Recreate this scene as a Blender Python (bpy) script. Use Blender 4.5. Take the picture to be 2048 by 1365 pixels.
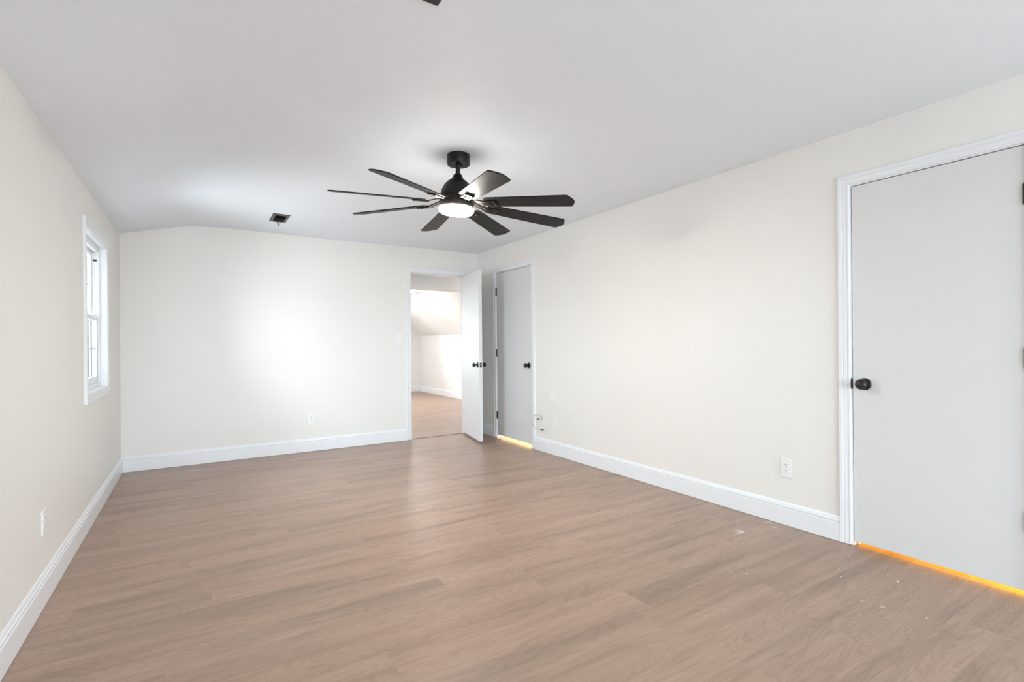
import bpy, bmesh, math, random
from mathutils import Vector, Matrix

# ------------------------------------------------------------------ clearing
for o in list(bpy.data.objects):
    bpy.data.objects.remove(o, do_unlink=True)
scene = bpy.context.scene
COL = scene.collection

# ------------------------------------------------------------------ camera
XL, XR, YB, YF, H = -0.594, 3.129, 5.827, -3.00, 2.336
EYE = 1.15
yaw, roll = math.radians(32.069), math.radians(-0.506)
fwd = Vector((math.sin(yaw), math.cos(yaw), 0))
r0 = Vector((math.cos(yaw), -math.sin(yaw), 0)); u0 = r0.cross(fwd)
rgt = math.cos(roll) * r0 + math.sin(roll) * u0
up = -math.sin(roll) * r0 + math.cos(roll) * u0
cam_d = bpy.data.cameras.new('camera'); cam = bpy.data.objects.new('camera', cam_d)
COL.objects.link(cam)
m = Matrix((rgt, up, -fwd)).transposed().to_4x4(); m.translation = Vector((0, 0, EYE))
cam.matrix_world = m
cam_d.sensor_width = 36.0; cam_d.sensor_fit = 'HORIZONTAL'
cam_d.lens = 1007.226 / 2048 * 36
cam_d.shift_y = 6.39 / 2048
cam_d.clip_start = 0.02
scene.camera = cam

# ------------------------------------------------------------------ world, daylight, exposure
W_STRENGTH = 6.6
world = bpy.data.worlds.new('sky'); scene.world = world; world.use_nodes = True
wnt = world.node_tree; bg = wnt.nodes['Background']; bg.inputs[1].default_value = W_STRENGTH
wtc = wnt.nodes.new('ShaderNodeTexCoord'); wsp = wnt.nodes.new('ShaderNodeSeparateXYZ'); wr = wnt.nodes.new('ShaderNodeValToRGB')
wmr = wnt.nodes.new('ShaderNodeMapRange'); wmr.inputs[1].default_value = -1; wmr.inputs[2].default_value = 1
wnt.links.new(wtc.outputs['Generated'], wsp.inputs[0]); wnt.links.new(wsp.outputs[2], wmr.inputs[0]); wnt.links.new(wmr.outputs[0], wr.inputs[0])
# overcast sky over paler ground
we = wr.color_ramp.elements
we[0].position = 0.47; we[0].color = (0.52, 0.56, 0.60, 1)
we[1].position = 0.53; we[1].color = (0.78, 0.90, 1.0, 1)
wnt.links.new(wr.outputs[0], bg.inputs[0])
scene.view_settings.view_transform = 'Standard'
scene.view_settings.look = 'None'
scene.view_settings.gamma = 1.0
scene.view_settings.use_curve_mapping = False
scene.view_settings.exposure = 2.12

def portal(center, sx, sy, rot):
    """sky portal standing in a window opening (only guides the sampling of the sky)"""
    l = bpy.data.lights.new('sky_portal', 'AREA'); l.shape = 'RECTANGLE'; l.size = sx; l.size_y = sy
    l.cycles.is_portal = True
    o = bpy.data.objects.new('sky_portal', l); COL.objects.link(o)
    o.location = center; o.rotation_euler = rot
    return o

# ------------------------------------------------------------------ materials
def new_mat(name):
    mt = bpy.data.materials.new(name); mt.use_nodes = True
    nt = mt.node_tree
    return mt, nt, nt.nodes['Principled BSDF']

def paint(name, col, rough=0.5, spec=0.5, bump=0.0, scale=60, metal=0.0, var=0.02):
    mt, nt, p = new_mat(name)
    p.inputs['Roughness'].default_value = rough
    p.inputs['Metallic'].default_value = metal
    p.inputs['Specular IOR Level'].default_value = spec
    tc = nt.nodes.new('ShaderNodeTexCoord')
    n = nt.nodes.new('ShaderNodeTexNoise'); n.inputs['Scale'].default_value = 2.3; n.inputs['Detail'].default_value = 4
    nt.links.new(tc.outputs['Object'], n.inputs['Vector'])
    mx = nt.nodes.new('ShaderNodeMix'); mx.data_type = 'RGBA'
    mx.inputs[6].default_value = (*[c * (1 - var) for c in col], 1)
    mx.inputs[7].default_value = (*[min(1, c * (1 + var)) for c in col], 1)
    nt.links.new(n.outputs['Fac'], mx.inputs[0]); nt.links.new(mx.outputs[2], p.inputs['Base Color'])
    if bump > 0:
        n2 = nt.nodes.new('ShaderNodeTexNoise'); n2.inputs['Scale'].default_value = scale; n2.inputs['Detail'].default_value = 5
        nt.links.new(tc.outputs['Object'], n2.inputs['Vector'])
        b = nt.nodes.new('ShaderNodeBump'); b.inputs['Strength'].default_value = bump; b.inputs['Distance'].default_value = 0.002
        nt.links.new(n2.outputs['Fac'], b.inputs['Height']); nt.links.new(b.outputs[0], p.inputs['Normal'])
    return mt

M_WALL = paint('wall_paint', (0.834, 0.812, 0.774), 0.45, 0.5, 0.10, 90)
M_WALL2 = paint('wall_paint_next_room', (0.82, 0.815, 0.80), 0.55, 0.35, 0.10, 90)
M_CEIL = paint('ceiling_paint', (0.866, 0.905, 0.955), 0.6, 0.3, 0.12, 45, var=0.015)
M_TRIM = paint('trim_paint', (0.84, 0.85, 0.87), 0.30, 0.5, var=0.008)
M_DOOR = paint('door_paint', (0.715, 0.712, 0.705), 0.50, 0.5, 0.06, 25, var=0.012)
M_VINYL = paint('window_vinyl', (0.86, 0.87, 0.88), 0.35, 0.5, var=0.005)
M_BLACK = paint('black_metal', (0.010, 0.010, 0.0105), 0.34, 0.5, var=0.1)
M_FAN = paint('fan_black_metal', (0.0085, 0.0066, 0.0052), 0.42, 0.26, var=0.1)
M_PLATE = paint('white_plastic', (0.86, 0.86, 0.85), 0.35, 0.5, var=0.004)
M_SLOT = paint('socket_slot', (0.03, 0.03, 0.03), 0.6, 0.2)
M_STEEL = paint('brushed_steel', (0.60, 0.60, 0.60), 0.28, 0.5, metal=1.0)
M_VENT = paint('vent_grey_metal', (0.050, 0.052, 0.055), 0.42, 0.5, var=0.05)
M_VENTD = paint('vent_dark_inside', (0.012, 0.012, 0.013), 0.5, 0.3)
M_WIRE = paint('white_cable', (0.78, 0.78, 0.76), 0.4, 0.5)
M_WIREG = paint('grey_cable', (0.36, 0.36, 0.40), 0.45, 0.5)
M_CRUMB = paint('plaster_crumb', (0.85, 0.83, 0.78), 0.8, 0.2)
M_THRESH = paint('threshold_strip', (0.20, 0.145, 0.105), 0.5, 0.4)

def blade_mat():
    mt, nt, p = new_mat('fan_blade_wood')
    tc = nt.nodes.new('ShaderNodeTexCoord'); mp = nt.nodes.new('ShaderNodeMapping')
    mp.inputs['Scale'].default_value = (3, 45, 45)
    n = nt.nodes.new('ShaderNodeTexNoise'); n.inputs['Scale'].default_value = 2; n.inputs['Detail'].default_value = 6
    nt.links.new(tc.outputs['Object'], mp.inputs[0]); nt.links.new(mp.outputs[0], n.inputs['Vector'])
    cr = nt.nodes.new('ShaderNodeValToRGB')
    cr.color_ramp.elements[0].color = (0.0065, 0.006, 0.0058, 1); cr.color_ramp.elements[0].position = 0.3
    cr.color_ramp.elements[1].color = (0.016, 0.0145, 0.0135, 1); cr.color_ramp.elements[1].position = 0.75
    nt.links.new(n.outputs['Fac'], cr.inputs[0]); nt.links.new(cr.outputs[0], p.inputs['Base Color'])
    p.inputs['Roughness'].default_value = 0.48; p.inputs['Specular IOR Level'].default_value = 0.28
    return mt
M_BLADE = blade_mat()

def emis(name, col, s):
    mt, nt, p = new_mat(name)
    p.inputs['Base Color'].default_value = (0.9, 0.88, 0.84, 1)
    p.inputs['Emission Color'].default_value = (*col, 1); p.inputs['Emission Strength'].default_value = s
    return mt
M_LAMP = emis('lit_lamp_diffuser', (1.0, 0.935, 0.865), 42.0)
M_LAMP2 = emis('lit_flush_diffuser', (1.0, 0.975, 0.94), 27.0)
M_LAMP3 = emis('added_flush_diffuser', (1.0, 0.965, 0.93), 3.5)  # only for the added lamp that lightens the header

def glass_mat():
    mt = bpy.data.materials.new('window_glass'); mt.use_nodes = True; nt = mt.node_tree; nt.nodes.clear()
    out = nt.nodes.new('ShaderNodeOutputMaterial'); mix = nt.nodes.new('ShaderNodeMixShader')
    tr = nt.nodes.new('ShaderNodeBsdfTransparent'); gl = nt.nodes.new('ShaderNodeBsdfGlossy')
    gl.inputs['Roughness'].default_value = 0.02; tr.inputs[0].default_value = (0.97, 0.985, 0.98, 1)
    fr = nt.nodes.new('ShaderNodeFresnel'); fr.inputs[0].default_value = 1.35
    nt.links.new(fr.outputs[0], mix.inputs[0]); nt.links.new(tr.outputs[0], mix.inputs[1]); nt.links.new(gl.outputs[0], mix.inputs[2])
    nt.links.new(mix.outputs[0], out.inputs[0])
    return mt
M_GLASS = glass_mat()

def floor_mat():
    PW, PL = 0.150, 1.50
    mt, nt, p = new_mat('wood_plank_floor')
    N, L = nt.nodes, nt.links
    def mth(op, a, b=None, c=None):
        n = N.new('ShaderNodeMath'); n.operation = op
        for i, v in enumerate((a, b, c)):
            if v is None: continue
            if isinstance(v, (int, float)): n.inputs[i].default_value = v
            else: L.new(v, n.inputs[i])
        return n.outputs[0]
    tc = N.new('ShaderNodeTexCoord'); sp = N.new('ShaderNodeSeparateXYZ'); L.new(tc.outputs['Object'], sp.inputs[0])
    X, Y = sp.outputs[0], sp.outputs[1]
    yr = mth('DIVIDE', mth('ADD', Y, 20.043), PW); row = mth('FLOOR', yr); fy = mth('FRACT', yr)
    wn = N.new('ShaderNodeTexWhiteNoise'); wn.noise_dimensions = '1D'; L.new(row, wn.inputs['W'])
    xr = mth('DIVIDE', mth('ADD', mth('ADD', X, 30.0), mth('MULTIPLY', wn.outputs['Value'], 7.3)), PL)
    colm = mth('FLOOR', xr); fx = mth('FRACT', xr)
    cv = N.new('ShaderNodeCombineXYZ'); L.new(row, cv.inputs[0]); L.new(colm, cv.inputs[1])
    w2 = N.new('ShaderNodeTexWhiteNoise'); w2.noise_dimensions = '2D'; L.new(cv.outputs[0], w2.inputs['Vector'])
    pid = w2.outputs['Value']; pc = N.new('ShaderNodeSeparateColor'); L.new(w2.outputs['Color'], pc.inputs[0])
    # grain coordinates, shifted per plank
    gx = mth('ADD', X, mth('MULTIPLY', pid, 37.0)); gy = mth('ADD', Y, mth('MULTIPLY', pc.outputs[1], 19.0))
    def noise(sx, sy, detail, dist=0.0, rough=0.55, off=0.0):
        c = N.new('ShaderNodeCombineXYZ')
        L.new(mth('MULTIPLY', gx, sx), c.inputs[0]); L.new(mth('MULTIPLY', gy, sy), c.inputs[1]); c.inputs[2].default_value = off
        n = N.new('ShaderNodeTexNoise'); n.inputs['Scale'].default_value = 1.0; n.inputs['Detail'].default_value = detail
        n.inputs['Distortion'].default_value = dist; n.inputs['Roughness'].default_value = rough
        L.new(c.outputs[0], n.inputs['Vector']); return n.outputs['Fac']
    fine = noise(6.0, 170.0, 6, 0.3)
    mid = noise(1.6, 22.0, 4, 0.6, off=3.1)
    band = noise(0.75, 6.5, 2, 0.4, off=7.7)
    # cathedral figure: contour lines of a slow stretched field
    slow = noise(1.3, 7.0, 1.5, 0.8, off=11.3)
    rings = mth('ABSOLUTE', mth('SUBTRACT', mth('FRACT', mth('MULTIPLY', slow, 22.0)), 0.5))   # 0..0.5
    ringm = mth('MULTIPLY', mth('SUBTRACT', 0.5, rings), 2.0)
    ringp = mth('POWER', ringm, 3.0)
    ramp = N.new('ShaderNodeValToRGB'); e = ramp.color_ramp.elements
    e[0].position = 0.28; e[0].color = (0.250, 0.174, 0.128, 1)
    e[1].position = 0.77; e[1].color = (0.450, 0.314, 0.240, 1)
    e2 = e.new(0.50); e2.color = (0.378, 0.256, 0.190, 1)
    tone = mth('ADD', mth('MULTIPLY', band, 0.62), mth('MULTIPLY', mid, 0.38))
    tone = mth('ADD', tone, mth('MULTIPLY', mth('SUBTRACT', pid, 0.5), 0.035))
    L.new(tone, ramp.inputs[0])
    # pinkish or greyish planks
    hs = N.new('ShaderNodeMix'); hs.data_type = 'RGBA'; hs.blend_type = 'MULTIPLY'; hs.inputs[0].default_value = 1.0
    tint = N.new('ShaderNodeMix'); tint.data_type = 'RGBA'
    tint.inputs[6].default_value = (1.03, 0.985, 0.96, 1); tint.inputs[7].default_value = (0.985, 1.01, 1.02, 1)
    n5 = noise(0.5, 3.0, 1, 0.0, off=21.0)
    tf = mth('ADD', mth('MULTIPLY', pc.outputs[2], 0.4), mth('MULTIPLY', n5, 0.6))
    L.new(tf, tint.inputs[0]); L.new(ramp.outputs[0], hs.inputs[6]); L.new(tint.outputs[2], hs.inputs[7])
    # fine pores and rings darken a little
    dk = mth('SUBTRACT', 1.0, mth('ADD', mth('MULTIPLY', mth('SUBTRACT', fine, 0.5), 0.42), mth('MULTIPLY', ringp, 0.14)))
    # seams
    sy = mth('MINIMUM', fy, mth('SUBTRACT', 1.0, fy)); sx = mth('MINIMUM', fx, mth('SUBTRACT', 1.0, fx))
    seam = mth('MINIMUM', mth('MULTIPLY', sy, PW), mth('MULTIPLY', sx, PL))
    sm = N.new('ShaderNodeMapRange'); sm.inputs[1].default_value = 0.0; sm.inputs[2].default_value = 0.0016
    sm.inputs[3].default_value = 0.88; sm.inputs[4].default_value = 1.0; L.new(seam, sm.inputs[0])
    dk = mth('MULTIPLY', dk, sm.outputs[0])
    fin = N.new('ShaderNodeMix'); fin.data_type = 'RGBA'; fin.blend_type = 'MULTIPLY'; fin.inputs[0].default_value = 1.0
    g = N.new('ShaderNodeCombineXYZ')
    for i in range(3): L.new(dk, g.inputs[i])
    L.new(hs.outputs[2], fin.inputs[6]); L.new(g.outputs[0], fin.inputs[7])
    # plaster dust smudges near the right wall
    cur = fin.outputs[2]
    nn = N.new('ShaderNodeTexNoise'); nn.inputs['Scale'].default_value = 42; nn.inputs['Detail'].default_value = 5
    L.new(tc.outputs['Object'], nn.inputs['Vector'])
    for (x, y, rx, ry, s) in ((2.786, 1.862, 0.045, 0.028, 0.75), (3.030, 1.785, 0.022, 0.020, 0.40), (3.085, 1.86, 0.024, 0.04, 0.35),
                              (2.50, 1.00, 0.016, 0.012, 0.5)):
        d = mth('SQRT', mth('ADD', mth('POWER', mth('DIVIDE', mth('SUBTRACT', X, x), rx), 2.0), mth('POWER', mth('DIVIDE', mth('SUBTRACT', Y, y), ry), 2.0)))
        d = mth('ADD', d, mth('MULTIPLY', mth('SUBTRACT', nn.outputs['Fac'], 0.5), 2.6))
        mr = N.new('ShaderNodeMapRange'); mr.inputs[1].default_value = 1.0; mr.inputs[2].default_value = 0.2
        mr.inputs[3].default_value = 0.0; mr.inputs[4].default_value = s; L.new(d, mr.inputs[0])
        mx = N.new('ShaderNodeMix'); mx.data_type = 'RGBA'; L.new(mr.outputs[0], mx.inputs[0]); L.new(cur, mx.inputs[6])
        mx.inputs[7].default_value = (0.78, 0.75, 0.70, 1); cur = mx.outputs[2]
    L.new(cur, p.inputs['Base Color'])
    p.inputs['Roughness'].default_value = 0.36; p.inputs['Specular IOR Level'].default_value = 0.5
    rr = N.new('ShaderNodeMapRange'); rr.inputs[1].default_value = 0.3; rr.inputs[2].default_value = 0.7
    rr.inputs[3].default_value = 0.33; rr.inputs[4].default_value = 0.42; L.new(fine, rr.inputs[0]); L.new(rr.outputs[0], p.inputs['Roughness'])
    b = N.new('ShaderNodeBump'); b.inputs['Strength'].default_value = 0.10; b.inputs['Distance'].default_value = 0.0008
    L.new(mth('MULTIPLY', fine, sm.outputs[0]), b.inputs['Height']); L.new(b.outputs[0], p.inputs['Normal'])
    return mt
M_FLOOR = floor_mat()

# ------------------------------------------------------------------ mesh helpers
def obj(name, bm, mat, parent=None, smooth=False, mats=None):
    bmesh.ops.recalc_face_normals(bm, faces=bm.faces[:])
    me = bpy.data.meshes.new(name); bm.to_mesh(me); bm.free()
    for mm in (mats or [mat]): me.materials.append(mm)
    if smooth:
        for f in me.polygons: f.use_smooth = True
    o = bpy.data.objects.new(name, me); COL.objects.link(o)
    if parent is not None: o.parent = parent
    return o

def smooth_by_angle(o, deg=35):
    me = o.data; bm = bmesh.new(); bm.from_mesh(me)
    for e in bm.edges:
        if len(e.link_faces) == 2: e.smooth = e.calc_face_angle(0) < math.radians(deg)
    for f in bm.faces: f.smooth = True
    bm.to_mesh(me); bm.free()
    return o

def add_box(bm, lo, hi, bevel=0.0, mat_i=0):
    r = bmesh.ops.create_cube(bm, size=1.0)
    c = [(a + b) / 2 for a, b in zip(lo, hi)]; s = [abs(b - a) for a, b in zip(lo, hi)]
    bmesh.ops.transform(bm, matrix=Matrix.Translation(c) @ Matrix.Diagonal((*s, 1)), verts=r['verts'])
    fs = set(f for v in r['verts'] for f in v.link_faces)
    for f in fs: f.material_index = mat_i
    if bevel > 0:
        es = set(e for v in r['verts'] for e in v.link_edges)
        bmesh.ops.bevel(bm, geom=list(es), offset=bevel, segments=2, affect='EDGES', profile=0.5)

def add_lathe(bm, prof, mtx=Matrix.Identity(4), seg=40, mat_i=0):
    """prof: (r, z) list, turned about z"""
    rings = []
    for r, z in prof:
        if r < 1e-6: rings.append([bm.verts.new(mtx @ Vector((0, 0, z)))])
        else: rings.append([bm.verts.new(mtx @ Vector((r * math.cos(2 * math.pi * k / seg), r * math.sin(2 * math.pi * k / seg), z))) for k in range(seg)])
    for a, b in zip(rings, rings[1:]):
        if len(a) == 1 and len(b) == 1: continue
        for k in range(seg):
            k2 = (k + 1) % seg
            if len(a) == 1: f = bm.faces.new((a[0], b[k], b[k2]))
            elif len(b) == 1: f = bm.faces.new((a[k], a[k2], b[0]))
            else: f = bm.faces.new((a[k], a[k2], b[k2], b[k]))
            f.material_index = mat_i

def add_tube(bm, pts, r, seg=10):
    pts = [Vector(p) for p in pts]; rings = []
    nrm = None
    for i, p in enumerate(pts):
        t = (pts[min(i + 1, len(pts) - 1)] - pts[max(i - 1, 0)]).normalized()
        if nrm is None:
            nrm = t.orthogonal().normalized()
        nrm = (nrm - t * nrm.dot(t)).normalized(); b = t.cross(nrm)
        rings.append([bm.verts.new(p + r * (math.cos(a) * nrm + math.sin(a) * b)) for a in [2 * math.pi * k / seg for k in range(seg)]])
    for a, b in zip(rings, rings[1:]):
        for k in range(seg): bm.faces.new((a[k], a[(k + 1) % seg], b[(k + 1) % seg], b[k]))
    bm.faces.new(rings[0][::-1]); bm.faces.new(rings[-1])

def spline(pts, n=8):
    """Catmull-Rom through points"""
    P = [Vector(p) for p in pts]; P = [2 * P[0] - P[1]] + P + [2 * P[-1] - P[-2]]; out = []
    for i in range(1, len(P) - 2):
        for k in range(n):
            t = k / n; a, b, c, d = P[i - 1], P[i], P[i + 1], P[i + 2]
            out.append(0.5 * ((2 * b) + (c - a) * t + (2 * a - 5 * b + 4 * c - d) * t * t + (3 * b - a - 3 * c + d) * t ** 3))
    out.append(P[-2]); return out

def loft(bm, loops, closed=False):
    """loops: lists of equal length points (each loop a closed section)"""
    V = [[bm.verts.new(p) for p in l] for l in loops]
    n = len(V[0]); pairs = list(zip(V, V[1:])) + ([(V[-1], V[0])] if closed else [])
    for a, b in pairs:
        for k in range(n): bm.faces.new((a[k], a[(k + 1) % n], b[(k + 1) % n], b[k]))
    if not closed: bm.faces.new(V[0][::-1]); bm.faces.new(V[-1])

def empty(name, loc=(0, 0, 0), mtx=None):
    o = bpy.data.objects.new(name, None); COL.objects.link(o); o.empty_display_size = 0.1
    if mtx is not None: o.matrix_world = mtx
    else: o.location = loc
    return o

def tag(o, label=None, cat=None, group=None, kind=None):
    if label: o['label'] = label
    if cat: o['category'] = cat
    if group: o['group'] = group
    if kind: o['kind'] = kind
    return o

def struct(o, label=None, cat=None):
    return tag(o, label, cat, None, 'structure')

def frame_mtx(origin, u, n):
    """local x = u along the wall, local y = n out of the wall into the room, local z = up"""
    u, n = Vector(u), Vector(n); z = Vector((0, 0, 1))
    mm = Matrix((u, n, z)).transposed().to_4x4(); mm.translation = Vector(origin); return mm

# ------------------------------------------------------------------ shell: walls
def wall_boxes(name, boxes, mat, label):
    bm = bmesh.new()
    for lo, hi in boxes: add_box(bm, lo, hi)
    return struct(obj(name, bm, mat), label, 'wall')

WT = 0.12
ZT = 2.52
# window openings (inner clear opening) on the left wall: (y0, y1, z0, z1)
WL1 = (4.135, 4.975, 0.860, 1.915)
WLN = []   # no further left-wall windows
def grow(w, g=0.011): return (w[0] - g, w[1] + g, w[2] - g, w[3] + g)
JT = 0.017
def left_boxes():
    x0, x1 = XL - WT, XL; b = []
    G = [grow(w) for w in sorted(WLN + [WL1])]; e = [YF - WT] + [v for g in G for v in g[:2]] + [YB + WT]
    for k in range(0, len(e), 2): b.append(((x0, e[k], 0), (x1, e[k + 1], ZT)))
    for w in G: b.append(((x0, w[0], 0), (x1, w[1], w[2]))); b.append(((x0, w[0], w[3]), (x1, w[1], ZT)))
    return b
wall_boxes('wall_left', left_boxes(), M_WALL, 'cream painted left wall with one window near its far end')
# back wall with the open doorway
DB = (2.207, 2.945, 2.031)
wall_boxes('wall_back', [((XL - WT, YB, 0), (DB[0] - JT, YB + WT, ZT)), ((DB[1] + JT, YB, 0), (XR + WT, YB + WT, ZT)),
                         ((DB[0] - JT, YB, DB[2] + JT), (DB[1] + JT, YB + WT, ZT))], M_WALL, 'cream painted far wall with the open doorway at its right end')
# right wall with closet door and near door
DC = (4.585, 5.348, 2.022)
DR = (0.682, 1.388, 2.022)
wall_boxes('wall_right', [((XR, YF - WT, 0), (XR + WT, DR[0] - JT, ZT)), ((XR, DR[1] + JT, 0), (XR + WT, DC[0] - JT, ZT)), ((XR, DC[1] + JT, 0), (XR + WT, YB + WT, ZT)),
                          ((XR, DR[0] - JT, DR[2] + JT), (XR + WT, DR[1] + JT, ZT)), ((XR, DC[0] - JT, DC[2] + JT), (XR + WT, DC[1] + JT, ZT))], M_WALL,
           'long cream painted right wall with two closed doors')
# wall behind the camera; its three unseen windows are added for more daylight
WF = [(-0.30, 0.60, 0.30, 1.95), (0.82, 1.72, 0.30, 1.95), (1.94, 2.84, 0.30, 1.95)]
def holed(x0, x1, y0, y1, wins, zt):
    b = []; G = [grow(w) for w in wins]; e = [x0] + [v for g in G for v in g[:2]] + [x1]
    for k in range(0, len(e), 2): b.append(((e[k], y0, 0), (e[k + 1], y1, zt)))
    for g in G: b += [((g[0], y0, 0), (g[1], y1, g[2])), ((g[0], y0, g[3]), (g[1], y1, zt))]
    return b
bx = holed(XL, XR, YF - WT, YF, WF, ZT)
wall_boxes('wall_front', bx, M_WALL, 'cream painted wall opposite the far wall')

# ------------------------------------------------------------------ ceiling (flat, sloping down softly along the left wall)
def zc(x, y):
    zl = 2.178 + 0.020 * min(1, max(0, (y - 4.4) / 1.4))
    if x < -0.1:
        return zl + (x + 0.594) / 0.494 * (2.321 - zl)
    pts = [(-0.1, 2.321), (0.0, 2.334), (0.1, 2.340), (0.3, 2.345), (0.5, 2.346), (0.8, 2.342), (1.3, 2.3365), (4, 2.3355)]
    for (a, b), (c, d) in zip(pts, pts[1:]):
        if x <= c: return b + (x - a) / (c - a) * (d - b)
    return H
bm = bmesh.new()
xs = [XL - WT, -0.594, -0.48, -0.36, -0.24, -0.16, -0.1, -0.05, 0.0, 0.05, 0.1, 0.2, 0.3, 0.4, 0.5, 0.65, 0.8, 1.05, 1.3, 2.0, XR, XR + WT]
ysr = [YF - WT, 1, 3, 4.4, 4.9, 5.4, YB, YB + WT]
low = [[bm.verts.new((x, y, zc(x, y))) for y in ysr] for x in xs]
top = [[bm.verts.new((x, y, 2.56)) for y in ysr] for x in xs]
nx, ny = len(xs), len(ysr)
for i in range(nx - 1):
    for j in range(ny - 1):
        bm.faces.new((low[i][j], low[i + 1][j], low[i + 1][j + 1], low[i][j + 1]))
        bm.faces.new((top[i][j], top[i][j + 1], top[i + 1][j + 1], top[i + 1][j]))
for i in range(nx - 1):
    bm.faces.new((low[i][0], top[i][0], top[i + 1][0], low[i + 1][0])); bm.faces.new((low[i][-1], low[i + 1][-1], top[i + 1][-1], top[i][-1]))
for j in range(ny - 1):
    bm.faces.new((low[0][j], low[0][j + 1], top[0][j + 1], top[0][j])); bm.faces.new((low[-1][j], top[-1][j], top[-1][j + 1], low[-1][j + 1]))
struct(smooth_by_angle(obj('ceiling', bm, M_CEIL), 30), 'smooth light grey ceiling sloping down along the left wall', 'ceiling')

# ------------------------------------------------------------------ floor (runs on through the doorway and under the doors)
bm = bmesh.new()
add_box(bm, (XL - WT, YF - WT, -0.05), (XR + 1.25, YB + WT, 0.0)); add_box(bm, (0.9, YB + WT, -0.05), (4.85, 11.95, 0.0))
struct(obj('floor', bm, M_FLOOR), 'light brown wood plank floor', 'floor')

# ------------------------------------------------------------------ baseboards
BP = [(0, 0), (0.014, 0), (0.014, 0.102), (0.0095, 0.1045), (0.0095, 0.1075), (0.0125, 0.110), (0.0135, 0.114), (0.0125, 0.120), (0.0080, 0.1235), (0.0080, 0.1265),
      (0.0070, 0.130), (0.0055, 0.137), (0.003, 0.1405), (0, 0.141)]
def baseboard(name, runs, label, mat=M_TRIM, sc=1.0):
    """runs: (start, end, outward normal, mitre at start, mitre at end)"""
    bm = bmesh.new()
    for a, b, n, ma, mb in runs:
        a, b, n = Vector(a), Vector(b), Vector(n); t = (b - a).normalized()
        loft(bm, [[a + n * d + Vector((0, 0, z * sc)) + t * (d * ma) for d, z in BP], [b + n * d + Vector((0, 0, z * sc)) - t * (d * mb) for d, z in BP]])
    o = obj(name, bm, mat); return struct(smooth_by_angle(o, 30), label, 'baseboard')
CO = 0.064      # casing reaches this far outside the opening
baseboard('baseboard_left', [((XL, YF, 0.002), (XL, YB, 0.002), (1, 0, 0), 1, 1)], 'white moulded baseboard along the left wall')
baseboard('baseboard_back', [((XL, YB, 0.002), (DB[0] - CO + 0.002, YB, 0.002), (0, -1, 0), 1, 0), ((DB[1] + CO, YB, 0.002), (XR, YB, 0.002), (0, -1, 0), 0, 1)],
          'white moulded baseboard along the far wall')
baseboard('baseboard_right', [((XR, YF, 0.002), (XR, DR[0] - CO, 0.002), (-1, 0, 0), 1, 0), ((XR, DR[1] + CO, 0.002), (XR, DC[0] - CO, 0.002), (-1, 0, 0), 0, 0),
                              ((XR, DC[1] + CO, 0.002), (XR, YB, 0.002), (-1, 0, 0), 0, 1)], 'white moulded baseboard along the right wall')
baseboard('baseboard_front', [((XL, YF, 0.002), (XR, YF, 0.002), (0, 1, 0), 1, 1)], 'white moulded baseboard opposite the far wall')

# ------------------------------------------------------------------ casings, doors
CP = [(0.0, 0.0), (0.0, 0.0085), (0.002, 0.0105), (0.009, 0.0110), (0.0115, 0.0090), (0.0135, 0.0092), (0.022, 0.0108), (0.032, 0.0125), (0.034, 0.0105),
      (0.036, 0.0108), (0.038, 0.0140), (0.047, 0.0160), (0.0555, 0.0160), (0.058, 0.0140), (0.058, 0.0)]
def casing(name, parent, u0, u1, v0, v1, four=False, prof=CP, mat=M_TRIM, n0=0.0, sc=1.0):
    """mitred picture-frame or three-sided casing in the parent's wall frame; opening u0..u1, v0..v1"""
    def corner(su, sv):
        return [Vector(((u1 + d * sc) if su > 0 else (u0 - d * sc), n0 + t, (v1 + d * sc) if sv > 0 else ((v0 - d * sc) if four else v0))) for d, t in prof]
    bm = bmesh.new()
    L = [corner(-1, -1), corner(-1, 1), corner(1, 1), corner(1, -1)]
    loft(bm, L, closed=four)
    return smooth_by_angle(obj(name, bm, mat, parent), 25)

def jamb(name, parent, u0, u1, v1, depth, t=0.018, stop=None, v0=0.0, mat=M_TRIM, sill=False):
    bm = bmesh.new()
    add_box(bm, (u0 - t, -depth, v0), (u0, 0, v1)); add_box(bm, (u1, -depth, v0), (u1 + t, 0, v1)); add_box(bm, (u0 - t, -depth, v1), (u1 + t, 0, v1 + t))
    if sill: add_box(bm, (u0 - t, -depth, v0 - t), (u1 + t, 0, v0))
    if stop is not None:
        a, b = stop
        add_box(bm, (u0, a, v0), (u0 + 0.010, b, v1)); add_box(bm, (u1 - 0.010, a, v0), (u1, b, v1)); add_box(bm, (u0 + 0.010, a, v1 - 0.010), (u1 - 0.010, b, v1))
    return obj(name, bm, mat, parent)

KNOB = [(0, 0), (0.0335, 0), (0.0335, 0.003), (0.031, 0.006), (0.0285, 0.0075), (0.018, 0.009), (0.0125, 0.012), (0.0115, 0.024), (0.0135, 0.029),
        (0.020, 0.033), (0.0265, 0.038), (0.0285, 0.044), (0.0280, 0.049), (0.0255, 0.054), (0.0215, 0.0575), (0.0200, 0.0570), (0.0185, 0.0585),
        (0.0140, 0.0605), (0.0110, 0.0600), (0.0095, 0.0612), (0.0050, 0.0622), (0.0, 0.0625)]
def knob(parent, u, n, v, out=1):
    """knob with its round rose, turned about the local y axis"""
    rm = Matrix.Translation((u, n, v)) @ Matrix.Rotation(-math.pi / 2 * out, 4, 'X')
    bm = bmesh.new(); add_lathe(bm, KNOB[5:] + [], rm, 40)
    k = smooth_by_angle(obj('knob', bm, M_BLACK, parent), 40)
    bm = bmesh.new(); add_lathe(bm, [(0, 0)] + KNOB[1:6] + [(0, 0.009)], rm, 40)
    smooth_by_angle(obj('rose', bm, M_BLACK, k), 40)
    return k

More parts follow.
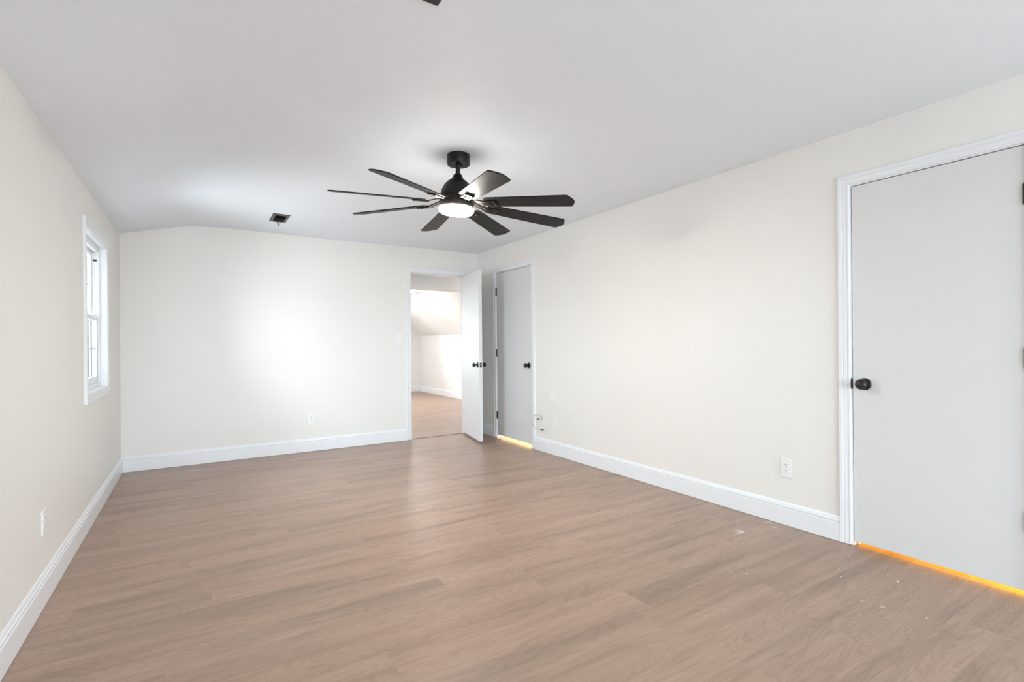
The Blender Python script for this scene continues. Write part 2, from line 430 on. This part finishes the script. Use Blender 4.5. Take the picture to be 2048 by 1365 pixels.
def hinge(parent, u, n, v, side):
    """black butt hinge: knuckle with ball tips and the slivers of two leaves"""
    bm = bmesh.new(); hh = 0.0445
    add_lathe(bm, [(0, -hh - 0.006), (0.004, -hh - 0.005), (0.0045, -hh - 0.001), (0.0068, -hh), (0.0068, -0.018), (0.0060, -0.0175), (0.0060, -0.0165), (0.0068, -0.016),
                   (0.0068, 0.016), (0.0060, 0.0165), (0.0060, 0.0175), (0.0068, 0.018), (0.0068, hh), (0.0045, hh + 0.001), (0.004, hh + 0.005), (0, hh + 0.006)],
              Matrix.Translation((u, n, v)), 16)
    add_box(bm, (u - 0.009, n - 0.0045, v - hh), (u + 0.009, n - 0.0015, v + hh))
    return smooth_by_angle(obj('hinge', bm, M_BLACK, parent), 40)

# --- door_2: closed closet door near the far corner (right wall)
def closed_door(name, y0, y1, ztop, zgap, hinge_far, hinges, label, knob_back=0.062):
    d = empty(name, mtx=frame_mtx((XR, y0, 0), (0, 1, 0), (-1, 0, 0)))
    struct(d, label, 'door'); W = y1 - y0
    casing('casing', d, -0.006, W + 0.006, 0.003, ztop + 0.006)
    jamb('jamb', d, 0, W, ztop, WT, stop=(-WT + 0.02, -0.040))
    bm = bmesh.new(); add_box(bm, (0.003, -0.038, zgap), (W - 0.003, -0.002, ztop - 0.004), 0.0012)
    slab = obj('door_panel', bm, M_DOOR, d)
    ku = knob_back if hinge_far else W - knob_back
    knob(slab, ku, -0.002, 0.912)
    hu = W - 0.001 if hinge_far else 0.001
    for z in hinges: hinge(d, hu, 0.0035, z, 1)
    # strike lip on the latch side
    su = -0.004 if hinge_far else W + 0.004
    bm = bmesh.new(); add_box(bm, (su - 0.0055, -0.004, 0.912 - 0.030), (su + 0.0055, 0.0012, 0.912 + 0.030), 0.0015)
    obj('strike_plate', bm, M_BLACK, d)
    return d
closed_door('door_2', DC[0], DC[1], DC[2], 0.042, True, (1.794, 1.046, 0.285), 'narrow white flush closet door beside the open door, knob at its near edge')
d3 = closed_door('door_3', DR[0], DR[1], DR[2], 0.025, False, (1.800, 1.068, 0.338), 'large plain white flush door nearest on the right wall')
# knob of door_3 sits on the far edge (latch at its far side), hinges on the near side

# --- door_1: doorway in the far wall with its door swung open
d1 = empty('door_1', mtx=frame_mtx((DB[0], YB, 0), (1, 0, 0), (0, -1, 0)))
struct(d1, 'doorway in the far wall with white casing and its white door standing open', 'door')
W1 = DB[1] - DB[0]
casing('casing', d1, -0.006, W1 + 0.006, 0.006, DB[2] + 0.006)
jamb('jamb', d1, 0, W1, DB[2], WT, stop=(-WT + 0.015, -0.045))
bm = bmesh.new(); add_box(bm, (-0.0012, -0.040, 0.88), (0.0012, 0.001, 0.94), 0.0008)
obj('strike_plate', bm, M_STEEL, d1)
# swung slab: local frame of the slab: x from hinge to free edge, y = normal of the room-side face
hinge_pt = Vector((2.937, 5.821, 0)); dr = Vector((-0.189, -0.982, 0)).normalized(); nr = Vector((0.982, -0.189, 0)).normalized()
T = 0.040; DWd = 0.713
loc = d1.matrix_world.inverted() @ frame_mtx(hinge_pt, dr, nr)
bm = bmesh.new(); add_box(bm, (0.004, -T, 0.027), (DWd, 0, 2.015), 0.0012)
slab = obj('door_panel', bm, M_DOOR, d1); slab.matrix_local = loc
knob(slab, DWd - 0.062, 0.0, 0.912, 1); knob(slab, DWd - 0.062, -T, 0.912, -1)
bm = bmesh.new(); add_box(bm, (DWd - 0.0005, -T / 2 - 0.0125, 0.912 - 0.029), (DWd + 0.0016, -T / 2 + 0.0125, 0.912 + 0.029), 0.0008)
lp = obj('latch_plate', bm, M_BLACK, slab)
bm = bmesh.new(); add_box(bm, (DWd - 0.001, -T / 2 - 0.0065, 0.912 - 0.008), (DWd + 0.011, -T / 2 + 0.0065, 0.912 + 0.008), 0.002)
# latch bolt belongs to the slab's latch
lb = obj('latch_bolt', bm, M_STEEL, slab); lb['label'] = 'bright steel latch bolt'
for z in (1.794, 1.046, 0.285):
    h = hinge(d1, 0, 0, 0, 1); h.location = (W1 - 0.001, 0.006, z)

# threshold seam in the doorway
bm = bmesh.new(); add_box(bm, (DB[0], 5.862, 0.0), (DB[1], 5.874, 0.004), 0.001)
struct(obj('trim_1', bm, M_THRESH), 'thin dark threshold strip across the open doorway floor', 'threshold')

# ------------------------------------------------------------------ windows
def window(name, mtx, W, Hh, label, vis=True):
    """double-hung vinyl window; local opening 0..W, 0..Hh, wall face at local y=0"""
    w = empty(name, mtx=mtx); struct(w, label, 'window')
    casing('casing', w, -0.004, W + 0.004, -0.004, Hh + 0.004, four=True, prof=[(d * 1.08, t) for d, t in CP])
    jamb('jamb', w, 0, W, Hh, 0.034, 0.012, v0=0.0, sill=True)
    a, b, t = -0.034, -WT, 0.030
    bm = bmesh.new()
    add_box(bm, (-0.012, b, -0.012), (t, a, Hh + 0.012)); add_box(bm, (W - t, b, -0.012), (W + 0.012, a, Hh + 0.012))
    add_box(bm, (t, b, Hh - t), (W - t, a, Hh + 0.012)); add_box(bm, (t, b, -0.012), (W - t, a, 0.028))
    for uu in (t, W - t - 0.006):   # parting ribs of the sash tracks
        add_box(bm, (uu, -0.045, 0.028), (uu + 0.006, -0.040, Hh - t)); add_box(bm, (uu, -0.075, 0.028), (uu + 0.006, -0.071, Hh - t))
    add_box(bm, (t, -0.045, Hh - t - 0.012), (W - t, -0.038, Hh - t))
    obj('window_frame', bm, M_VINYL, w)
    def sash(nm, n1, n0, z0, z1, rail_b, rail_t, st):
        bm = bmesh.new(); x0, x1 = t + 0.002, W - t - 0.002
        add_box(bm, (x0, n0, z0), (x0 + st, n1, z1), 0.002); add_box(bm, (x1 - st, n0, z0), (x1, n1, z1), 0.002)
        add_box(bm, (x0 + st, n0, z0), (x1 - st, n1, z0 + rail_b), 0.002); add_box(bm, (x0 + st, n0, z1 - rail_t), (x1 - st, n1, z1), 0.002)
        s = obj(nm, bm, M_VINYL, w)
        g0, g1, h0, h1 = x0 + st, x1 - st, z0 + rail_b, z1 - rail_t; nm_ = (n0 + n1) / 2
        bm = bmesh.new(); add_box(bm, (g0, nm_ - 0.002, h0), (g1, nm_ + 0.002, h1)); obj('pane', bm, M_GLASS, s)
        bm = bmesh.new(); hz = (h0 + h1) / 2
        add_box(bm, (g0, nm_ + 0.0025, hz - 0.007), (g1, nm_ + 0.0075, hz + 0.007))
        for k in (1, 2):
            gu = g0 + (g1 - g0) * k / 3; add_box(bm, (gu - 0.006, nm_ + 0.0026, h0), (gu + 0.006, nm_ + 0.0074, h1))
        obj('grille', bm, M_VINYL, s)
        return s
    zm = Hh * 0.485
    up_ = sash('upper_sash', -0.076, -0.100, zm - 0.020, Hh - t - 0.001, 0.034, 0.034, 0.036)
    lo_ = sash('lower_sash', -0.046, -0.070, 0.029, zm + 0.018, 0.048, 0.036, 0.036)
    for uu in (W * 0.28, W * 0.72):
        bm = bmesh.new(); add_box(bm, (uu - 0.025, -0.046, zm + 0.018), (uu + 0.025, -0.030, zm + 0.029), 0.003); add_box(bm, (uu - 0.008, -0.034, zm + 0.026), (uu + 0.022, -0.024, zm + 0.036), 0.003)
        obj('sash_lock', bm, M_VINYL, lo_)
    bm = bmesh.new()
    for uu in (t, W - t - 0.004): add_box(bm, (uu, -0.070, Hh - t - 0.075), (uu + 0.004, -0.047, Hh - t - 0.060))
    c = obj('track_catch', bm, M_BLACK, w); c['label'] = 'small black catch high in the sash track'
    return w
window('window_1', frame_mtx((XL, WL1[0], WL1[2]), (0, 1, 0), (1, 0, 0)), WL1[1] - WL1[0], WL1[3] - WL1[2], 'white double-hung window on the left wall near the far corner')
for k, w in enumerate(WLN):
    window('window_%d' % (k + 5), frame_mtx((XL, w[0], w[2]), (0, 1, 0), (1, 0, 0)), w[1] - w[0], w[3] - w[2],
           'white double-hung window on the near part of the left wall')
for k, w in enumerate(WF):
    window('window_%d' % (k + 2), frame_mtx((w[1], YF, w[2]), (-1, 0, 0), (0, 1, 0)), w[1] - w[0], w[3] - w[2],
           'unseen white double-hung window added for daylight opposite the far wall, ' + ('nearest the left wall', 'middle one of three', 'nearest the right wall')[k])
    portal(((w[0] + w[1]) / 2, YF - WT - 0.01, (w[2] + w[3]) / 2), w[1] - w[0], w[3] - w[2], (math.radians(90), 0, 0))
for w in [WL1] + WLN:
    portal((XL - WT - 0.01, (w[0] + w[1]) / 2, (w[2] + w[3]) / 2), w[3] - w[2], w[1] - w[0], (0, math.radians(-90), 0))

# ------------------------------------------------------------------ the next room beyond the doorway
Y2 = 11.834; XK = 4.703; XL2 = 1.05; ZK = 1.366; ZC2 = 2.19; SL = 0.90
xs2 = XK - (ZC2 - ZK) / SL
wall_boxes('wall_next_right', [((XK, YB + WT, 0), (XK + 0.1, Y2 + 0.1, ZK + 0.03)), ((XK, YB + WT, ZK + 0.03), (XK + 0.1, 7.10, 2.5))], M_WALL2, 'low cream knee wall of the next room')
w5 = [(1.25, 2.25, 0.7, 1.95), (2.55, 3.55, 0.7, 1.95)]  # unseen windows, added to light the next room
bx = holed(XL2, XK + 0.1, Y2, Y2 + WT, w5, 2.6)
wall_boxes('wall_next_back', bx, M_WALL2, 'far cream wall of the next room')
bx = [((XL2 - WT, YB + WT, 0), (XL2, Y2 + WT, 2.6))]
wall_boxes('wall_next_left', bx, M_WALL2, 'cream left wall of the next room')
wall_boxes('wall_next_front', [((XR + WT, YB + WT - 0.10, 0), (XK + 0.1, YB + WT, 2.6))], M_WALL2, 'cream wall beside the doorway in the next room')
# ceiling of the next room: flat part, then the slope down to the knee wall
def slab_prism(name, sec, y0, y1, mat, label):
    bm = bmesh.new(); loft(bm, [[Vector((x, y0, z)) for x, z in sec], [Vector((x, y1, z)) for x, z in sec]])
    return struct(obj(name, bm, mat), label, 'ceiling')
slab_prism('ceiling_next_sloped', [(XL2 - WT, ZC2), (xs2, ZC2), (XK, ZK), (XK + 0.1, ZK), (XK + 0.1, ZC2 + 0.4), (XL2 - WT, ZC2 + 0.4)], 7.10, Y2 + WT, M_WALL2,
           'white sloping ceiling of the next room above the knee wall')
slab_prism('ceiling_next_flat', [(XL2 - WT, 2.336), (XK + 0.1, 2.336), (XK + 0.1, 2.6), (XL2 - WT, 2.6)], YB + WT, 7.00, M_CEIL, 'flat ceiling just beyond the doorway')
bm = bmesh.new(); add_box(bm, (XL2 - WT, 7.0, 1.970), (XK + 0.1, 7.10, 2.6))
struct(obj('wall_next_header', bm, M_WALL2), 'grey shaded header beam seen through the top of the doorway', 'wall')
slab_prism('ceiling_next_corner', [(2.0, 2.336), (3.04, 2.336), (2.66, 2.08), (2.2, 1.77), (2.0, 1.77)], 6.86, 6.998, M_WALL2, 'slanted soffit corner under the header beyond the doorway')
baseboard('baseboard_next', [((XK, YB + WT, 0.002), (XK, Y2, 0.002), (-1, 0, 0), 0, 1), ((XL2, Y2, 0.002), (XK, Y2, 0.002), (0, -1, 0), 0, 1)],
          'white baseboard around the next room')
k = 6
for w in w5:
    window('window_%d' % k, frame_mtx((w[0], Y2, w[2]), (1, 0, 0), (0, -1, 0)), w[1] - w[0], w[3] - w[2],
           'unseen white double-hung window added for daylight in the far wall of the next room, ' + ('nearer its left wall' if k == 6 else 'nearer the knee wall'))
    portal(((w[0] + w[1]) / 2, Y2 + WT + 0.01, (w[2] + w[3]) / 2), w[1] - w[0], w[3] - w[2], (math.radians(-90), 0, 0)); k += 1
# flush lights in the next room: one in view, three added to brighten it
def flush_light(loc, label, mat):
    fl = empty('flush_ceiling_light', loc); tag(fl, label, 'ceiling light')
    bm = bmesh.new(); add_lathe(bm, [(0, 0), (0.150, 0), (0.150, -0.016), (0.143, -0.020), (0, -0.020)]); smooth_by_angle(obj('rim', bm, M_FAN, fl))
    bm = bmesh.new(); add_lathe(bm, [(0.140, -0.0201), (0.138, -0.030), (0.120, -0.042), (0.07, -0.050), (0, -0.053)]); smooth_by_angle(obj('diffuser', bm, mat, fl), 60)
flush_light((3.415, 9.0, ZC2), 'round flush ceiling light with dark rim, glowing in the next room through the doorway', M_LAMP2)
flush_light((2.10, 10.5, ZC2), 'unseen round flush ceiling light added to brighten the far left of the next room', M_LAMP2)  # extra lamp out of view, brightens the next room's floor
flush_light((1.80, 8.10, ZC2), 'unseen round flush ceiling light added behind the header beam to brighten the next room', M_LAMP2)  # extra lamp hidden by the header, more light on the floor
flush_light((3.70, 6.45, 2.336), 'unseen dim flush ceiling light added to lighten the header just beyond the doorway', M_LAMP3)  # extra hidden lamp, lightens the header and doorway floor

# ------------------------------------------------------------------ closets behind the right wall, each with its lit bulb
def closet(nm, y0, y1, depth, bulb, watt, col, label):
    x0, x1 = XR + WT, XR + WT + depth
    wall_boxes(nm, [((x1, y0 - 0.05, 0), (x1 + 0.05, y1 + 0.05, ZT)), ((x0, y0 - 0.05, 0), (x1, y0, ZT)), ((x0, y1, 0), (x1, y1 + 0.05, ZT)),
                    ((x0, y0, 2.35), (x1, y1, 2.45))], M_WALL, label)
    l = bpy.data.lights.new('closet_bulb', 'POINT'); l.energy = watt; l.color = col; l.shadow_soft_size = 0.06
    o = bpy.data.objects.new('closet_bulb', l); COL.objects.link(o); o.location = bulb
closet('wall_closet_far', 4.30, 5.62, 0.95, (XR + 0.60, 4.85, 0.55), 11, (1.0, 0.80, 0.52), 'closet behind the narrow door')
closet('wall_closet_near', 0.30, 1.80, 0.95, (XR + 0.62, 0.85, 0.60), 11, (1.0, 0.47, 0.055), 'closet behind the large near door')

# ------------------------------------------------------------------ ceiling fan
fan = empty('ceiling_fan', (1.398, 2.843, 2.3365))
tag(fan, 'black eight-blade ceiling fan with a lit round lamp, hanging from the ceiling', 'ceiling fan')
bm = bmesh.new(); add_lathe(bm, [(0, 0), (0.0700, 0), (0.0705, -0.003), (0.0705, -0.058), (0.0685, -0.0615), (0.022, -0.0615), (0.020, -0.056), (0, -0.056)], seg=56)
smooth_by_angle(obj('canopy', bm, M_FAN, fan))
hub = Vector((1.387, 2.855, 2.003)); nrm = Vector((0.038, -0.0353, 1)).normalized()
ax_x = Vector((1, 0, -0.038)).normalized(); ax_x = (ax_x - nrm * ax_x.dot(nrm)).normalized(); ax_y = nrm.cross(ax_x)
fm = Matrix((ax_x, ax_y, nrm)).transposed().to_4x4(); fm.translation = hub - Vector(fan.location)
Z0 = 2.003   # local z below is height minus Z0
def fl_obj(name, bm, mat, parent=fan, ang=40):
    bmesh.ops.transform(bm, matrix=fm, verts=bm.verts[:])
    return smooth_by_angle(obj(name, bm, mat, parent), ang)
bm = bmesh.new(); add_lathe(bm, [(0, 0.275), (0.0185, 0.272), (0.0185, 0.262), (0.0145, 0.256), (0.0145, 0.200), (0, 0.200)], seg=28)
fl_obj('downrod', bm, M_FAN)
bm = bmesh.new(); add_lathe(bm, [(0, 0.214), (0.022, 0.214), (0.027, 0.209), (0.030, 0.200), (0.038, 0.186), (0.052, 0.174), (0.066, 0.163), (0.080, 0.147), (0.092, 0.125),
                                 (0.100, 0.102), (0.104, 0.084), (0.105, 0.074), (0.103, 0.071), (0.103, 0.069), (0.106, 0.067), (0.106, 0.006), (0.1045, 0.003), (0, 0.003)], seg=64)
fl_obj('motor_housing', bm, M_FAN)
bm = bmesh.new(); add_lathe(bm, [(0.1040, 0.0029), (0.1085, 0.001), (0.1085, -0.016), (0.106, -0.024), (0.096, -0.030), (0.06, -0.034), (0, -0.036)], seg=64)
fl_obj('lamp_diffuser', bm, M_LAMP)
JIT = [-0.0079, -0.0565, 0.0061, 0.0028, 0.0037, 0.0058, 0.0034, 0.0427]
PITCH = math.radians(-12.47)
DROOP = math.radians(2.86)
def blade_mesh():
    # outline in the blade plane: x radial, y tangential
    up_e = [(0.205, -0.049), (0.225, -0.054), (0.40, -0.0585), (0.60, -0.063), (0.715, -0.0655), (0.730, -0.0645), (0.738, -0.058)]
    tip = [(0.748, -0.040), (0.757, -0.020), (0.762, 0.002), (0.757, 0.024), (0.748, 0.042), (0.738, 0.058), (0.730, 0.0645)]
    lo_e = [(0.715, 0.0655), (0.60, 0.063), (0.40, 0.0585), (0.225, 0.054), (0.205, 0.049), (0.200, 0.035), (0.200, -0.035)]
    pts = up_e + tip + lo_e; bm = bmesh.new(); hh = 0.0035
    a = [bm.verts.new((x, y, -hh)) for x, y in pts]; b = [bm.verts.new((x, y, hh)) for x, y in pts]
    bm.faces.new(a[::-1]); bm.faces.new(b)
    for i in range(len(pts)): bm.faces.new((a[i], a[(i + 1) % len(pts)], b[(i + 1) % len(pts)], b[i]))
    bmesh.ops.recalc_face_normals(bm, faces=bm.faces[:])
    es = [e for e in bm.edges if abs(e.verts[0].co.z - e.verts[1].co.z) < 1e-6 and e.calc_face_angle(0) > 1.0]
    bmesh.ops.bevel(bm, geom=es, offset=0.0012, segments=2, affect='EDGES')
    return bm
def bracket_mesh():
    bm = bmesh.new()
    # twisted arm from the motor to the blade (un-pitched near the hub), under-blade clip of two prongs
    arm = []
    for t in range(7):
        s = t / 6; x = 0.098 + s * 0.100; a = PITCH * s; w = 0.019 + 0.006 * s; z = 0.020 * (1 - s) ** 1.5 - 0.006 * s; h = 0.0035
        arm.append([Vector((x, y * math.cos(a) - zz * math.sin(a), z + y * math.sin(a) + zz * math.cos(a))) for y, zz in ((-w, -h), (w, -h), (w, h), (-w, h))])
    loft(bm, arm)
    ca = Matrix.Rotation(PITCH, 4, 'X'); tmp = bmesh.new()
    for y in (-0.021, 0.0, 0.021): add_box(tmp, (0.180, y - 0.0065, -0.0125), (0.262, y + 0.0065, -0.0036), 0.0025)
    add_box(tmp, (0.250, -0.030, -0.0115), (0.276, 0.030, -0.0036), 0.003); add_box(tmp, (0.178, -0.028, -0.0115), (0.204, 0.028, -0.0036), 0.003)
    for sx, sy in ((0.265, -0.02), (0.265, 0.02), (0.192, 0.0)): add_lathe(tmp, [(0, -0.0145), (0.004, -0.0140), (0.0055, -0.0115), (0, -0.0112)], Matrix.Translation((sx, sy, 0)), 12)
    bmesh.ops.transform(tmp, matrix=ca, verts=tmp.verts[:]); me = bpy.data.meshes.new('tmp'); tmp.to_mesh(me); tmp.free(); bm.from_mesh(me); bpy.data.meshes.remove(me)
    return bm
bm = blade_mesh(); blade0 = obj('blade', bm, M_BLADE); bmb = bracket_mesh(); br0 = smooth_by_angle(obj('blade_bracket', bmb, M_FAN))
for i in range(8):
    th = math.radians(170.57) + math.pi / 4 * i + JIT[i]
    rz = Matrix.Rotation(th, 4, 'Z')
    b = blade0 if i == 0 else blade0.copy(); c = br0 if i == 0 else br0.copy()
    if i: COL.objects.link(b); COL.objects.link(c)
    b.parent = fan; b.matrix_local = fm @ rz @ Matrix.Translation((0, 0, 0.038)) @ Matrix.Rotation(DROOP, 4, 'Y') @ Matrix.Rotation(PITCH, 4, 'X')
    c.parent = b; c.matrix_local = Matrix.Rotation(-PITCH, 4, 'X')

# ------------------------------------------------------------------ ceiling vents
def vent(cx, cy, label, mat=M_VENT):
    z = zc(cx, cy); v = empty('ceiling_vent', (cx, cy, z)); tag(v, label, 'vent', None)
    a, b = 0.072, 0.158; ia, ib = 0.044, 0.105
    bm = bmesh.new(); t = 0.006
    def ring(x, y, zz): return [Vector((-x, -y, zz)), Vector((x, -y, zz)), Vector((x, y, zz)), Vector((-x, y, zz))]
    R = [[bm.verts.new(p) for p in q] for q in (ring(a, b, 0.0), ring(a, b, -0.0025), ring(a - 0.006, b - 0.006, -t), ring(ia + 0.003, ib + 0.003, -t), ring(ia, ib, -t + 0.002), ring(ia, ib, 0.0))]
    for p, q in zip(R, R[1:]):
        for k in range(4): bm.faces.new((p[k], p[(k + 1) % 4], q[(k + 1) % 4], q[k]))
    obj('frame', bm, mat, v)
    bm = bmesh.new(); add_box(bm, (-ia - 0.001, -ib - 0.001, -0.0012), (ia + 0.001, ib + 0.001, -0.0002)); obj('backing', bm, M_VENTD, v)
    n = 13
    for k in range(n):
        yy = -ib + (k + 0.5) * 2 * ib / n; bm = bmesh.new()
        add_box(bm, (-ia, -0.0068, -0.0005), (ia, 0.0068, 0.0005))
        bmesh.ops.transform(bm, matrix=Matrix.Translation((0, yy, -0.0062)) @ Matrix.Rotation(math.radians(38 if k < n // 2 else -38), 4, 'X'), verts=bm.verts[:])
        obj('louvre', bm, M_VENTD, v)
    if mat is not M_VENT: return v
    bm = bmesh.new(); add_tube(bm, spline([(-0.012, 0.128, -0.004), (-0.004, 0.134, -0.010), (0.004, 0.137, -0.016), (0.007, 0.139, -0.028), (0.007, 0.139, -0.040)], 5), 0.0042, 8)
    smooth_by_angle(obj('damper_lever', bm, M_BLACK, v), 50)
    return v
vent(0.664, 5.112, 'grey rectangular ceiling vent with a small hanging lever, near the far wall')
vent(0.655, 1.475, 'black ceiling vent whose corner shows at the top edge of the picture', M_VENTD)

# ------------------------------------------------------------------ outlets, switch, plates
def plate_bm(w, h, t=0.006):
    bm = bmesh.new(); add_box(bm, (-w / 2, 0, -h / 2), (w / 2, t, h / 2), 0.0022); return bm
def outlet(origin, u, n, label, group='electrical outlets'):
    o = empty('electrical_outlet', mtx=frame_mtx(origin, u, n)); tag(o, label, 'outlet')
    obj('cover_plate', plate_bm(0.070, 0.114), M_PLATE, o)
    for dz in (0.0195, -0.0195):
        bm = bmesh.new(); pts = []
        for k in range(28):
            a = 2 * math.pi * k / 28; x, z = 0.0172 * math.cos(a), 0.0172 * math.sin(a); z = max(-0.0140, min(0.0140, z)); pts.append((x, z))
        lo = [bm.verts.new((x, 0.006, z + dz)) for x, z in pts]; hi = [bm.verts.new((x * 0.97, 0.0078, z * 0.97 + dz)) for x, z in pts]
        for k in range(28): bm.faces.new((lo[k], lo[(k + 1) % 28], hi[(k + 1) % 28], hi[k]))
        bm.faces.new(hi); rc = obj('receptacle', bm, M_PLATE, o)
        bm = bmesh.new()
        add_box(bm, (-0.0075, 0.0076, dz + 0.0010), (-0.0052, 0.0081, dz + 0.0090)); add_box(bm, (0.0052, 0.0076, dz + 0.0020), (0.0075, 0.0081, dz + 0.0085))
        add_lathe(bm, [(0, 0), (0.0027, 0), (0.0027, 0.0005), (0, 0.0005)], Matrix.Translation((0, 0.0076, dz - 0.0070)) @ Matrix.Rotation(-math.pi / 2, 4, 'X'), 12)
        obj('slots', bm, M_SLOT, rc)
    bm = bmesh.new(); add_lathe(bm, [(0.0, 0), (0.003, 0), (0.0028, 0.001), (0, 0.0012)], Matrix.Translation((0, 0.006, 0)) @ Matrix.Rotation(-math.pi / 2, 4, 'X'), 12)
    obj('screw', bm, M_STEEL, o)
    return o
outlet((XL, 3.060, 0.363), (0, -1, 0), (1, 0, 0), 'white outlet low on the left wall, nearer than the window')
outlet((1.054, YB, 0.356), (1, 0, 0), (0, -1, 0), 'white outlet low on the far wall, left of the open doorway')
outlet((XR, 1.765, 0.357), (0, 1, 0), (-1, 0, 0), 'white outlet on the right wall close to the large near door')
outlet((XR, 4.180, 0.352), (0, 1, 0), (-1, 0, 0), 'white outlet on the right wall beside the dangling cables')
outlet((XK, 10.18, 0.310), (0, 1, 0), (-1, 0, 0), 'faint white outlet on the knee wall of the next room')

sw = empty('light_switch', mtx=frame_mtx((2.058, YB, 1.225), (1, 0, 0), (0, -1, 0))); tag(sw, 'white toggle light switch left of the open doorway', 'light switch')
obj('cover_plate', plate_bm(0.070, 0.114), M_PLATE, sw)
bm = bmesh.new(); add_box(bm, (-0.0055, 0.005, -0.012), (0.0055, 0.0072, 0.012), 0.0006); add_box(bm, (-0.004, 0.006, -0.002), (0.004, 0.0165, 0.008), 0.001); obj('toggle', bm, M_PLATE, sw)
for dz in (-0.03, 0.03):
    bm = bmesh.new(); add_lathe(bm, [(0.0, 0), (0.003, 0), (0.0028, 0.001), (0, 0.0012)], Matrix.Translation((0, 0.006, dz)) @ Matrix.Rotation(-math.pi / 2, 4, 'X'), 12)
    obj('screw', bm, M_PLATE, sw)

bp_ = empty('blank_wall_plate', mtx=frame_mtx((XR, 4.215, 0.592), (0, 1, 0), (-1, 0, 0))); tag(bp_, 'blank white wall plate on the right wall above the outlet by the cables', 'wall plate')
bm = bmesh.new(); add_box(bm, (-0.052, 0, -0.036), (0.052, 0.009, 0.036), 0.003); obj('cover', bm, M_PLATE, bp_)
for du in (-0.036, 0.036):
    bm = bmesh.new(); add_lathe(bm, [(0.0, 0), (0.003, 0), (0.0028, 0.001), (0, 0.0012)], Matrix.Translation((du, 0.009, 0)) @ Matrix.Rotation(-math.pi / 2, 4, 'X'), 12)
    obj('screw', bm, M_PLATE, bp_)

# ------------------------------------------------------------------ loose cables out of the right wall
cb = empty('loose_cable', (XR, 4.36, 0.28)); tag(cb, 'thin loose cables poking from the right wall beside the closet door casing', 'cable')
def cpt(y, z, out): return Vector((-out, y - 4.36, z - 0.28))
bm = bmesh.new(); add_tube(bm, spline([cpt(4.385, 0.352, 0.0), cpt(4.43, 0.388, 0.02), cpt(4.471, 0.390, 0.035), cpt(4.490, 0.353, 0.05), cpt(4.503, 0.304, 0.055), cpt(4.492, 0.261, 0.05),
                                       cpt(4.461, 0.244, 0.045), cpt(4.41, 0.237, 0.036), cpt(4.375, 0.238, 0.032)], 7), 0.0024, 8)
cwire = smooth_by_angle(obj('cable_loop', bm, M_WIREG, cb), 60)
bm = bmesh.new(); add_tube(bm, [cpt(4.377, 0.238, 0.032), cpt(4.340, 0.240, 0.030)], 0.0055, 10); smooth_by_angle(obj('connector', bm, M_BLACK, cwire), 50)
bm = bmesh.new(); add_tube(bm, spline([cpt(4.384, 0.357, 0.0), cpt(4.40, 0.352, 0.012), cpt(4.43, 0.345, 0.022)], 6), 0.0030, 8)
w2_ = smooth_by_angle(obj('cable_stub', bm, M_WIRE, cb), 60)
bm = bmesh.new(); add_tube(bm, [cpt(4.43, 0.345, 0.022), cpt(4.455, 0.340, 0.030)], 0.0050, 10); smooth_by_angle(obj('connector', bm, M_BLACK, w2_), 50)
bm = bmesh.new(); add_tube(bm, spline([cpt(4.384, 0.352, 0.0), cpt(4.370, 0.362, 0.012), cpt(4.360, 0.382, 0.020)], 6), 0.0026, 8)
smooth_by_angle(obj('cable_stub', bm, M_WIRE, cb), 60)
bm = bmesh.new(); add_tube(bm, spline([cpt(4.384, 0.348, 0.0), cpt(4.42, 0.325, 0.02), cpt(4.43, 0.285, 0.025), cpt(4.40, 0.242, 0.030)], 6), 0.0024, 8)
smooth_by_angle(obj('cable_stub', bm, M_WIRE, cb), 60)

# ------------------------------------------------------------------ plaster crumbs swept about on the floor
random.seed(5)
bm = bmesh.new()
sp = [(2.653, 1.234), (2.821, 1.063), (2.485, 1.070), (2.86, 1.12), (2.73, 1.28), (2.80, 1.22), (1.60, 2.10), (0.62, 3.35), (0.75, 4.30), (0.30, 3.95), (2.25, 1.55), (2.30, 1.50), (1.05, 2.25),
      (2.95, 1.33), (1.35, 2.9), (2.55, 0.86), (2.2, 1.9), (2.72, 1.06)]
for x, y in sp:
    r = random.uniform(0.0016, 0.0032); q = bmesh.ops.create_icosphere(bm, subdivisions=1, radius=r)
    for v in q['verts']: v.co += Vector((random.uniform(-1, 1), random.uniform(-1, 1), random.uniform(-1, 1))) * r * 0.35
    bmesh.ops.transform(bm, matrix=Matrix.Translation((x, y, r * 0.8)), verts=q['verts'])
tag(obj('plaster_crumbs', bm, M_CRUMB), 'tiny white plaster crumbs scattered over the wood floor', 'debris', None, 'stuff')
